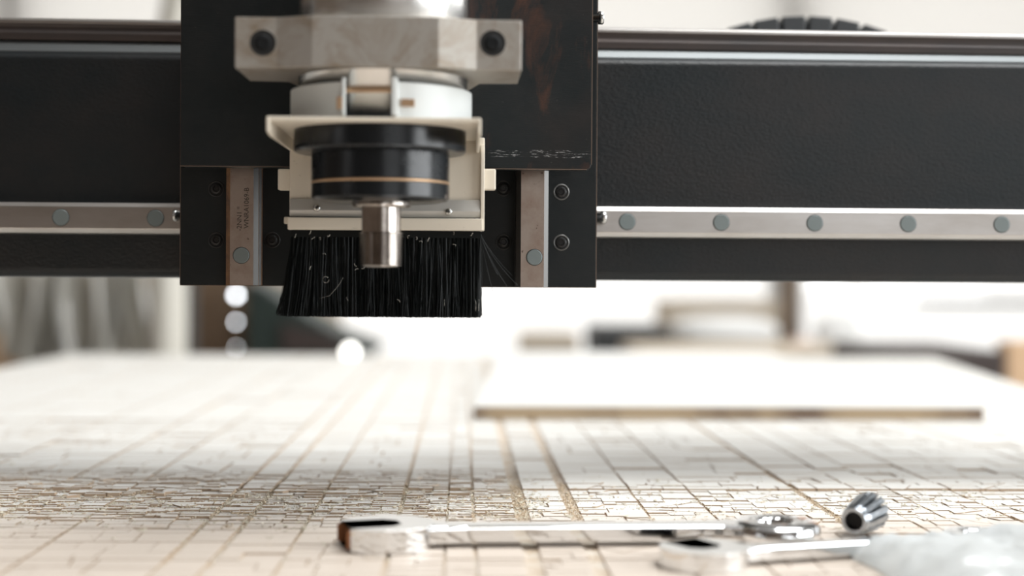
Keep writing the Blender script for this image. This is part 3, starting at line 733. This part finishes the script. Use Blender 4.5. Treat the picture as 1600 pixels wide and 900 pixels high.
bm = bm_new(); bx(bm, pxr-.0022, pxr, YP-.003, YP+.001, zp0, P(600, 225, YP).z); obj('side_rim', bm, M['cream'], ds, .0004)
# lip and strip below
bm = bm_new(); pts = [(YP-.0005, P(0, 313, YP).z), (YP-.0030, P(0, 331, YP).z), (YP-.0015, P(0, 341, YP).z), (YP+.002, P(0, 341, YP).z), (YP+.002, P(0, 313, YP).z)]
prism(bm, pts, pxl+.0005, pxr-.0024, to=lambda y, z, xx: (xx, y, z+.0022)); obj('retaining_strip', bm, M['alu_strip'], ds, .0002)
bm = bm_new(); bx(bm, pxl-.0003, pxr-.001, YP-.0050, YP+.010, zp0, P(600, 341, YP).z); obj('lower_lip', bm, M['cream'], ds, .0005)
for px in (445, 765):
    q = P(px, 281, YP+.008); bm = bm_new(); w = .0035
    bx(bm, q.x-w if px < 600 else q.x-w-.002, q.x+w+.002 if px < 600 else q.x+w, YP+.004, YP+.012, q.z-.006, q.z+.006); obj('latch', bm, M['cream'], ds, .0008)
q = P(447, 344, YP); bm = bm_new(); bx(bm, q.x-.0015, q.x+.002, YP+.002, YP+.006, q.z-.002, q.z+.002); obj('peg', bm, M['cream'], ds, .0006)
for px, py in ((495, 325), (701, 331)):
    q = P(px, py, YP-.003); bm = bm_new()
    lathe(bm, [(.0021, .0015), (.0021, -.0002), (.0017, -.0009), (.0006, -.0012)], 20, (q.x, YP-.0028, q.z), 'Y')
    scr = obj('screw', bm, M['screw'], ds, smooth=False)
    bm = bm_new(); bx(bm, q.x-.0012, q.x+.0012, YP-.00415, YP-.0036, q.z-.0002, q.z+.0002); bx(bm, q.x-.0002, q.x+.0002, YP-.00415, YP-.0036, q.z-.0012, q.z+.0012); obj('cross_slot', bm, M['dark_hole'], scr)
# bristles: one skirt of thousands of hairs
zt_ = zp0+.001; zbot = P(600, 494, .822).z
bm = bm_new(); bx(bm, pxl+.001, pxr-.002, YP+.0015, YP+.0125, zt_-.005, zt_+.0); obj('bristle_root', bm, M['bristle'], ds)
verts = []; faces = []
def hair(x0, y0, x1, y1, z1, r, bend=0.0, z0=None, nseg=4):
    z0 = zt_-.0005 if z0 is None else z0; base = len(verts)
    for i in range(nseg+1):
        u = i/nseg; e = u*u*.6+u*.4
        x = x0+(x1-x0)*e+bend*math.sin(u*math.pi); y = y0+(y1-y0)*e; z = z0+(z1-z0)*u
        for k in range(3):
            a = 2.09*k+x0*900; verts.append((x+math.cos(a)*r, y+math.sin(a)*r, z))
    for i in range(nseg):
        for k in range(3):
            a = base+i*3+k; b = base+i*3+(k+1) % 3; faces.append((a, b, b+3, a+3))
    faces.append((base+nseg*3, base+nseg*3+1, base+nseg*3+2))
hw = (pxr-pxl)
for i in range(8200):
    u = random.random(); x0 = pxl+.0012+u*(hw-.0034); y0 = YP+.002+random.random()*.010
    dx = random.gauss(0, .0014)+ (-.0045*max(0, (.16-u)/.16)**1.2) - .0015*math.sin(u*19)*.6
    if u > .93: dx = min(dx, .0004)
    x1 = x0+dx; y1 = y0+random.gauss(-.0004, .002)
    hair(x0, y0, x1, y1, zbot+random.gauss(0, .0003)+random.choice((0, 0, 0, .0006))*random.random(), random.uniform(.00010, .00017), random.gauss(0, .0005))
for i in range(110):    # splayed tuft at the left end
    x0 = pxl+.0015+random.random()*.006; y0 = YP+.002+random.random()*.009
    hair(x0, y0, P(random.uniform(432, 462), 490, .82).x, y0+random.gauss(0, .001), zbot+random.uniform(-.0002, .003), .00015, -.0010)
for px, py in ((800, 430), (815, 452), (792, 447), (778, 430), (770, 455)):   # stray hairs at the right
    q = P(px, py, .80); hair(pxr-.003, YP+.003, q.x, .80, q.z, .00011, .001, nseg=6)
for i in range(26):
    x0 = pxr-.004+random.random()*.002; q = P(random.uniform(748, 753), 492, .822)
    hair(x0, YP+.004+random.random()*.006, q.x, .82+random.gauss(0, .002), zbot+random.uniform(0, .001), .00013)
me = bpy.data.meshes.new('bristles'); me.from_pydata(verts, [], faces); me.materials.append(M['bristle'])
o = bpy.data.objects.new('bristles', me); COL.objects.link(o); o.parent = ds; o.matrix_parent_inverse = Matrix.Translation(-Vector(ds.location)); o['kind'] = 'stuff'
# lint caught in the bristles
bm = bm_new()
def lint(px, py, n, s, Y=.8115, r=.00012):
    q = P(px, py, Y); p = Vector((q.x, Y, q.z)); pts = []; d = random.uniform(0, 6.28)
    for k in range(n):
        pts.append(tuple(p)); d += random.gauss(.3, .7); p = p+Vector((math.cos(d)*s, random.gauss(0, .0001), math.sin(d)*s))
    tube(bm, pts, r, 4)
for px, py in ((483, 366), (492, 370), (500, 375), (512, 368), (460, 371), (640, 368), (650, 374), (660, 379), (668, 377), (708, 366), (735, 368), (504, 396), (486, 416), (553, 412), (560, 420), (712, 385), (544, 470), (625, 472), (565, 420)):
    lint(px, py, 6, .0005, r=random.uniform(.0001, .00022))
q0 = [(P(a, b_, .8112).x, .8112, P(a, b_, .8112).z) for a, b_ in ((536, 434), (531, 443), (524, 452), (515, 462), (500, 466))]
tube(bm, q0, .00007, 4)
q0 = [(P(509+5*math.cos(a), 437+5*math.sin(a), .8112).x, .8112, P(509+5*math.cos(a), 437+5*math.sin(a), .8112).z) for a in [k*.7 for k in range(9)]]
tube(bm, q0, .00010, 4)
for px in (694, 743, 748): 
    q = [(P(px+random.uniform(-.6, .6), y_, .8112).x, .8112, P(px, y_, .8112).z) for y_ in (468, 474, 480, 486)]; tube(bm, q, .00014, 4)
o = obj('lint', bm, M['lint'], ds); o['kind'] = 'stuff'

# ------------------------------------------------------------ things lying on the board
def place(o, loc, rz=0, rx=0, ry=0): o.location = loc; o.rotation_euler = (rx, ry, rz)
def wrench_parts(t, L, rL, rR, jaw, sw, th, rust_and_reflection=True, jd=195):
    # local x along shank from 0 (left head centre) to L (right head centre); z up, resting on 0
    bm = bm_new(); n = 48; ja = R(jd)   # jaw points left and a little towards the viewer
    d = Vector((math.cos(ja), math.sin(ja))); s = Vector((-d.y, d.x))
    pts = []
    a0 = math.asin(jaw/rL)
    for i in range(n+1):
        a = ja+a0+(2*math.pi-2*a0)*i/n
        rx_ = rL*(1+.10*max(0, math.cos(a-ja))); pts.append((rx_*math.cos(a), rx_*math.sin(a)))
    back = -.10*rL
    for k in (( back+.25*jaw, -jaw), (back-.28*jaw, -jaw*.5), (back-.28*jaw, jaw*.5), (back+.25*jaw, jaw)):
        p = d*k[0]+s*k[1]; pts.append((p.x, p.y))
    prism(bm, pts, 0, th); bmesh.ops.triangulate(bm, faces=[f for f in bm.faces if len(f.verts) > 4])
    obj2(t, 'open_jaw', bm, M['chrome'], .0034)
    bm = bm_new(); 
    p = [d*(back)+s*(-jaw+.0004), d*(rL*1.03)+s*(-jaw+.0004), d*(rL*1.03)+s*(-jaw-.0001), d*(back)+s*(-jaw-.0001)]
    prism(bm, [(v.x, v.y) for v in p], th*.12, th*.9)
    p = [d*(back)+s*(jaw-.0004), d*(rL*1.03)+s*(jaw-.0004), d*(rL*1.03)+s*(jaw+.0001), d*(back)+s*(jaw+.0001)]
    prism(bm, [(v.x, v.y) for v in p], th*.12, th*.9)
    obj2(t, 'rusty_jaw_face' if rust_and_reflection else 'jaw_face', bm, M['rust'] if rust_and_reflection else M['chrome'], 0)
    bm = bm_new(); w = sw/2; z0, z1 = th*.16, th*.92; st = rL*.80; en = L-rR*.82
    rows = []
    for i in range(17):
        u = i/16; x = st+(en-st)*u; ww = w*(1+.55*max(0, 1-u*7)**2+.45*max(0, 1-(1-u)*7)**2)
        rows.append([bm.verts.new(p_) for p_ in ((x, -ww, z0+.001), (x, -ww*.86, z0), (x, ww*.86, z0), (x, ww, z0+.001), (x, ww, z1-.0012), (x, ww*.8, z1), (x, -ww*.8, z1), (x, -ww, z1-.0012))])
    for a, b in zip(rows, rows[1:]):
        for k in range(8): bm.faces.new((a[k], a[(k+1) % 8], b[(k+1) % 8], b[k]))
    bm.faces.new(rows[0]); bm.faces.new(rows[-1])
    obj2(t, 'shank', bm, M['chrome'], .0004)
    bm = bm_new(); n = 72
    prf = [(rR*.36, .0008), (rR*.42, 0), (rR*.86, 0), (rR, .0025), (rR, th-.0025), (rR*.86, th), (rR*.42, th), (rR*.36, th-.001)]
    rows = []
    for i in range(n):
        a = 2*math.pi*i/n; c_, s_ = math.cos(a), math.sin(a); row = []
        for k, (r_, z_) in enumerate(prf):
            rr_ = r_ if k not in (0, 7) else r_+.0005*math.cos(12*a)
            row.append(bm.verts.new((L+c_*rr_, s_*rr_, z_)))
        rows.append(row)
    for i in range(n):
        a, b = rows[i], rows[(i+1) % n]
        for k in range(8): bm.faces.new((a[k], a[(k+1) % 8], b[(k+1) % 8], b[k])).smooth = True
    obj2(t, 'ring_head', bm, M['chrome_rust'] if rust_and_reflection else M['chrome'], 0)
def obj2(t, name, bm, m_, bev):
    o = obj(name, bm, m_, None, bev, 3); o.parent = t; return o
a = T(613, 850, 0); b = T(1208, 846, 0)
w1 = thing('wrench', 'long chrome combination wrench lying across the board in front, rust in its open jaw', 'wrench', group='wrenches on the board')
ya = .7185; yb = .7255
xa = P(608, 840, ya).x; xb = P(1211, 840, yb).x
L = math.hypot(xb-xa, yb-ya)
wrench_parts(w1, L, .0235, .0228, .0110, .0160, .0115)
place(w1, (xa, ya, .0002), math.atan2(yb-ya, xb-xa))
w2 = thing('wrench', 'shorter blurred chrome wrench half under the clear plastic bag, front right', 'wrench', group='wrenches on the board')
xa = P(1098, 880, .675).x; qb = T(1420, 862); 
wrench_parts(w2, .150, .0205, .019, .0095, .012, .009, False, 105)
place(w2, (xa, .668, .0002), R(15))
# collet
co = thing('collet', 'small slotted dark steel collet lying beside the ring end of the long wrench', 'collet')
bm = bm_new(); n = 72
prf = [(.0045, 0.0), (.0062, -.0003), (.0066, .0006), (.0068, .002), (.0074, .0035), (.0095, .0205), (.0089, .0225), (.0070, .0225), (.0045, .0150), (.0042, .004)]
rows = []
for i in range(n):
    a = 2*math.pi*i/n; ph = (i % 6)
    slot = ph == 0
    row = []
    for (r_, z_) in prf:
        rr_ = r_
        if slot and z_ > .0028 and r_ > .0060: rr_ = .0056
        row.append(bm.verts.new((math.cos(a)*rr_, math.sin(a)*rr_, z_+(.0012*math.sin(i*2.3) if r_ > .0065 and z_ > .02 else 0))))
    rows.append(row)
for i in range(n):
    a, b = rows[i], rows[(i+1) % n]
    for k in range(len(prf)): bm.faces.new((a[k], a[(k+1) % len(prf)], b[(k+1) % len(prf)], b[k]))
o = obj('collet_body', bm, M['collet'], None, 0); o.parent = co
bm = bm_new(); lathe(bm, [(.0044, .003), (.0044, .013)], 32); o = obj('bore', bm, M['dark_hole'], None); o.parent = co
# small end faces the viewer and left, wide end rests on the board
q = T(1342, 842, 0)
ax = Vector((.60, .79, .10)).normalized()
co.rotation_mode = 'QUATERNION'; co.rotation_quaternion = ax.to_track_quat('Z', 'Y')
co.scale = (1.1, 1.1, 1.1)
co.location = (P(1334, 822, .737).x, .737, .0092)
# clear plastic bag, crumpled
bm = bm_new(); nx, ny = 64, 44
bx0, bx1, by0, by1 = P(1345, 880, .66).x, .36, .56, .712
grid = []
for lay in (1, 0):
    g_ = []
    for j in range(ny+1):
        row = []
        for i in range(nx+1):
            u, v = i/nx, j/ny
            x = bx0+(bx1-bx0)*u+.006*noise.noise(Vector((v*4, 3, 1)))+ (1-v)*.012*(1-u); y = by0+(by1-by0)*v+.005*noise.noise(Vector((u*5, 7, 2))) + .010*u*v
            e = min(u, 1-u)*9; e2 = min(v, 1-v)*7; env = min(1, e)*min(1, e2); env = env**.6
            if lay: z = .0012+env*(.0075+.0035*u+.008*abs(noise.noise(Vector((x*38, y*38, 0))))+.004*abs(noise.noise(Vector((x*110, y*110, 5)))))
            else: z = .0006
            row.append(bm.verts.new((x, y, z)))
        g_.append(row)
    grid.append(g_)
for g_ in grid:
    for j in range(ny):
        for i in range(nx): bm.faces.new((g_[j][i], g_[j][i+1], g_[j+1][i+1], g_[j+1][i])).smooth = True
a_, b_ = grid
for i in range(nx):
    bm.faces.new((a_[0][i], a_[0][i+1], b_[0][i+1], b_[0][i])); bm.faces.new((a_[ny][i], a_[ny][i+1], b_[ny][i+1], b_[ny][i]))
for j in range(ny):
    bm.faces.new((a_[j][0], a_[j+1][0], b_[j+1][0], b_[j][0])); bm.faces.new((a_[j][nx], a_[j+1][nx], b_[j+1][nx], b_[j][nx]))
tag(obj('plastic_bag', bm, M['film']), 'crumpled clear plastic bag lying flat on the board at front right', 'bag')

# ------------------------------------------------------------ blurred workshop beyond the bed
def box_at(name, label, cat, px0, px1, py0, py1, Y, depth, m_, foot=True, group=None, bev=.008):
    """a real box standing on the floor (or on its own stand) at distance Y"""
    a = P(px0, py1, Y); b = P(px1, py0, Y)
    t = thing(name, label, cat, ((a.x+b.x)/2, Y+depth/2, FZ), group)
    bm = bm_new(); bx(bm, a.x, b.x, Y, Y+depth, a.z, b.z); obj('body', bm, m_, t, bev)
    if a.z > FZ+.02:
        bm = bm_new(); bx(bm, a.x+.02, b.x-.02, Y+.02, Y+depth-.02, FZ, a.z); obj('stand', bm, M['dark'] if foot is True else foot, t)
    return t
# draped film at the left
hang = thing('hanging_sheeting', 'folds of pale plastic sheeting hanging behind the left end of the bed', 'sheeting', (P(120, 500, 3.6).x, 3.6, FZ))
for k, (p0, p1, Y, seed) in enumerate(((-90, 120, 3.5, 1), (90, 238, 3.6, 9))):
    bm = bm_new(); x0, x1 = P(p0, 500, Y).x, P(p1, 500, Y).x; n = 60; rows = []
    for j in range(15):
        v = j/14; z = P(100, 410, Y).z*(1-v)+(P(100, 545 if k == 0 else 580, Y).z)*v; row = []
        for i in range(n+1):
            u = i/n; row.append(bm.verts.new((x0+(x1-x0)*u+.02*math.sin(v*3+u*9+seed), Y+.07*math.sin(u*34+seed+v*2.5*math.sin(u*7))+.03*math.sin(u*23+v), z+.05*math.sin(u*5+seed)*v)))
        rows.append(row)
    for a, b in zip(rows, rows[1:]):
        for i in range(n): bm.faces.new((a[i], a[i+1], b[i+1], b[i])).smooth = True
    o = obj('film_fold', bm, M['sheeting'], hang)
    md = o.modifiers.new('solid', 'SOLIDIFY'); md.thickness = .002
bm = bm_new(); a = P(-110, 410, 3.55); b = P(300, 410, 3.55); tube(bm, [(a.x, 3.55, a.z+.01), (b.x, 3.55, b.z+.01)], .012, 8)
for x in (a.x, b.x): tube(bm, [(x, 3.55, FZ), (x, 3.55, a.z+.01)], .012, 8)
obj('hanging_rail', bm, M['dark'], hang)
box_at('cardboard_box', 'brown blurred carton low behind the left corner of the bed', 'box', -80, 235, 520, 640, 3.85, .5, M['wood_tan'], M['wood_brown'])
box_at('storage_rack', 'grey-brown rack behind the hanging plastic sheeting', 'rack', -120, 232, 425, 519, 4.5, .4, M['beige'], M['wood_brown'])
# hose
hs = thing('extraction_hose', 'thick pale extraction hose running down behind the beam, left of the carriage', 'hose', (P(262, 550, 3.0).x, 3.0, FZ))
bm = bm_new(); pts = []; rad = []
path = [(262, 640), (262, 540), (262, 430), (262, 250), (268, 90), (285, 0), (330, -80), (420, -150)]
dense = []
for (a0_, a1_), (b0_, b1_) in zip(path, path[1:]):
    for k in range(24): dense.append((a0_+(b0_-a0_)*k/24, a1_+(b1_-a1_)*k/24))
for i, (a0_, a1_) in enumerate(dense):
    q = P(a0_, a1_, 3.0); pts.append((q.x, 3.0, q.z)); rad.append(.038+.003*(i % 2))
pts = [(pts[0][0], 3.0, FZ)]+pts; rad = [.038]+rad
tube(bm, pts, rad, 20); obj('hose_wall', bm, M['hose'], hs, 0)
box_at('wood_cabinet', 'brown wooden cabinet behind the bed, under the left end of the carriage', 'cabinet', 290, 392, 425, 640, 4.2, .4, M['wood_brown'])
# dark machine with sloping hood
Y = 3.9
dm = thing('bench_machine', 'dark green and brown machine with a sloping top behind the brush', 'machine', (P(470, 550, Y).x, Y+.2, FZ))
bm = bm_new(); prism(bm, [(P(u, v, Y).x, P(u, v, Y).z) for u, v in ((384, 640), (384, 438), (410, 446), (470, 486), (530, 520), (590, 541), (590, 553), (520, 556), (520, 640))], Y, Y+.35, to=lambda x, z, y: (x, y, z)); obj('hood', bm, M['machine_green'], dm, .01)
bm = bm_new(); prism(bm, [(P(u, v, Y-.02).x, P(u, v, Y-.02).z) for u, v in ((440, 505), (520, 526), (560, 552), (440, 552))], Y-.02, Y, to=lambda x, z, y: (x, y, z)); obj('side_panel', bm, M['machine_brown'], dm, .002)
bm = bm_new(); bx(bm, P(400, 0, Y).x, P(515, 0, Y).x, Y+.03, Y+.32, FZ, P(400, 630, Y).z); obj('stand', bm, M['dark'], dm)
box_at('drawer_unit', 'beige drawer unit behind the dark sloping machine', 'drawer unit', 392, 520, 425, 640, 5.2, .4, M['beige'])
# glints of shiny things, built as small glowing balls
def glint(px, py, Y, r, m_, label, zbase):
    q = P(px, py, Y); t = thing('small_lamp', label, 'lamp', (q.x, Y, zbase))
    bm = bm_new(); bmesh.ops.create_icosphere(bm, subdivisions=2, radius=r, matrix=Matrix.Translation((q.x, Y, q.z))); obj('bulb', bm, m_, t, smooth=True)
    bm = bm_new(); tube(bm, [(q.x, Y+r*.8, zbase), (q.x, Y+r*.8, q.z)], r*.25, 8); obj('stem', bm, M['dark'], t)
glint(547, 550, 2.40, .0135, M['lamp'], 'tiny bright lamp glowing at the far edge of the bed', 0.0)
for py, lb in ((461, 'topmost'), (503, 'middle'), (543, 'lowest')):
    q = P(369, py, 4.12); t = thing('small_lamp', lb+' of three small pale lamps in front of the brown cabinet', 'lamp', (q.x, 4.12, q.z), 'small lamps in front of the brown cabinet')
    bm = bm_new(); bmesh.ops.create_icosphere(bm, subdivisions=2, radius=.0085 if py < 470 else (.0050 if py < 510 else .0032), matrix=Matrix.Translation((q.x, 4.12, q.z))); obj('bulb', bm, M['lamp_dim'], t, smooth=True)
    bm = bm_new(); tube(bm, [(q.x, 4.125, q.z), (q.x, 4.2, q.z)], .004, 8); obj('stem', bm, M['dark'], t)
# right side
box_at('dark_crate', 'dark grey crate behind the bed, just right of the carriage', 'crate', 926, 1052, 511, 640, 4.3, .3, M['dark'])
box_at('carton', 'pale beige carton right of the dark crate', 'carton', 1040, 1225, 470, 640, 5.6, .35, M['beige'])
box_at('low_shelf', 'low pale shelf unit behind the bed, left of the dark crate', 'shelf', 812, 905, 522, 640, 5.4, .3, M['beige'])
def sack(px, py, Y, rx, rz, label, cat, name, m_, top=FZ):
    q = P(px, py, Y); t = thing(name, label, cat, (q.x, Y, FZ), 'white sacks behind the bed'); bm = bm_new()
    bmesh.ops.create_icosphere(bm, subdivisions=4, radius=1)
    for v in bm.verts:
        p = v.co.copy(); f_ = 1+.08*noise.noise(p*2.2+Vector((px, 0, 0)))
        p = Vector([math.copysign(abs(c_)**.75, c_) for c_ in p]); v.co = Vector((q.x+p.x*rx*f_, Y+p.y*rx*.6*f_, q.z+p.z*rz*f_))
    obj('bulk', bm, m_, t, smooth=True)
    bm = bm_new(); bx(bm, q.x-rx*.6, q.x+rx*.6, Y-rx*.4, Y+rx*.4, FZ, q.z-rz*.9); obj('trolley', bm, M['dark'], t, .005)
sack(1130, 518, 5.0, .19, .055, 'full white sack standing in front of the pale carton', 'sack', 'white_sack', M['whiteish'])
sack(1308, 518, 5.0, .08, .065, 'small round white sack standing right of the brown post', 'sack', 'white_sack', M['whiteish'])
bm = bm_new(); a = P(1222, 640, 5.2); b = P(1250, 380, 5.2); bx(bm, a.x, b.x, 5.2, 5.26, FZ, .24); tag(obj('wooden_post', bm, M['wood_brown'], None, .004), 'brown wooden post between the two white sacks', 'post')
box_at('pink_tub', 'small pale pink tub beside the brown post', 'tub', 1240, 1275, 532, 640, 4.7, .12, M['pink'])
bm = bm_new(); a = P(1462, 480, 5.0); b = P(1760, 474, 5.0); bx(bm, a.x, b.x, 5.0, 5.25, a.z, b.z+.004)
sf = thing('wall_shelf', 'thin dark shelf plank at far right behind the bed', 'shelf', ((a.x+b.x)/2, 5.1, FZ)); obj('plank', bm, M['dark'], sf)
bm = bm_new(); bx(bm, b.x-.03, b.x, 5.05, 5.2, FZ, a.z); obj('support', bm, M['dark'], sf)
box_at('dark_chest', 'low dark chest at far right behind the bed', 'chest', 1385, 1572, 549, 700, 3.3, .5, M['machine_brown'])
box_at('tan_post', 'tan wooden end post at the right edge behind the bed', 'post', 1572, 1680, 533, 700, 3.4, .08, M['wood_tan'])
box_at('grey_bench', 'long grey bench standing behind the bed, right half', 'bench', 1000, 1375, 549, 700, 3.8, .5, M['beige'])
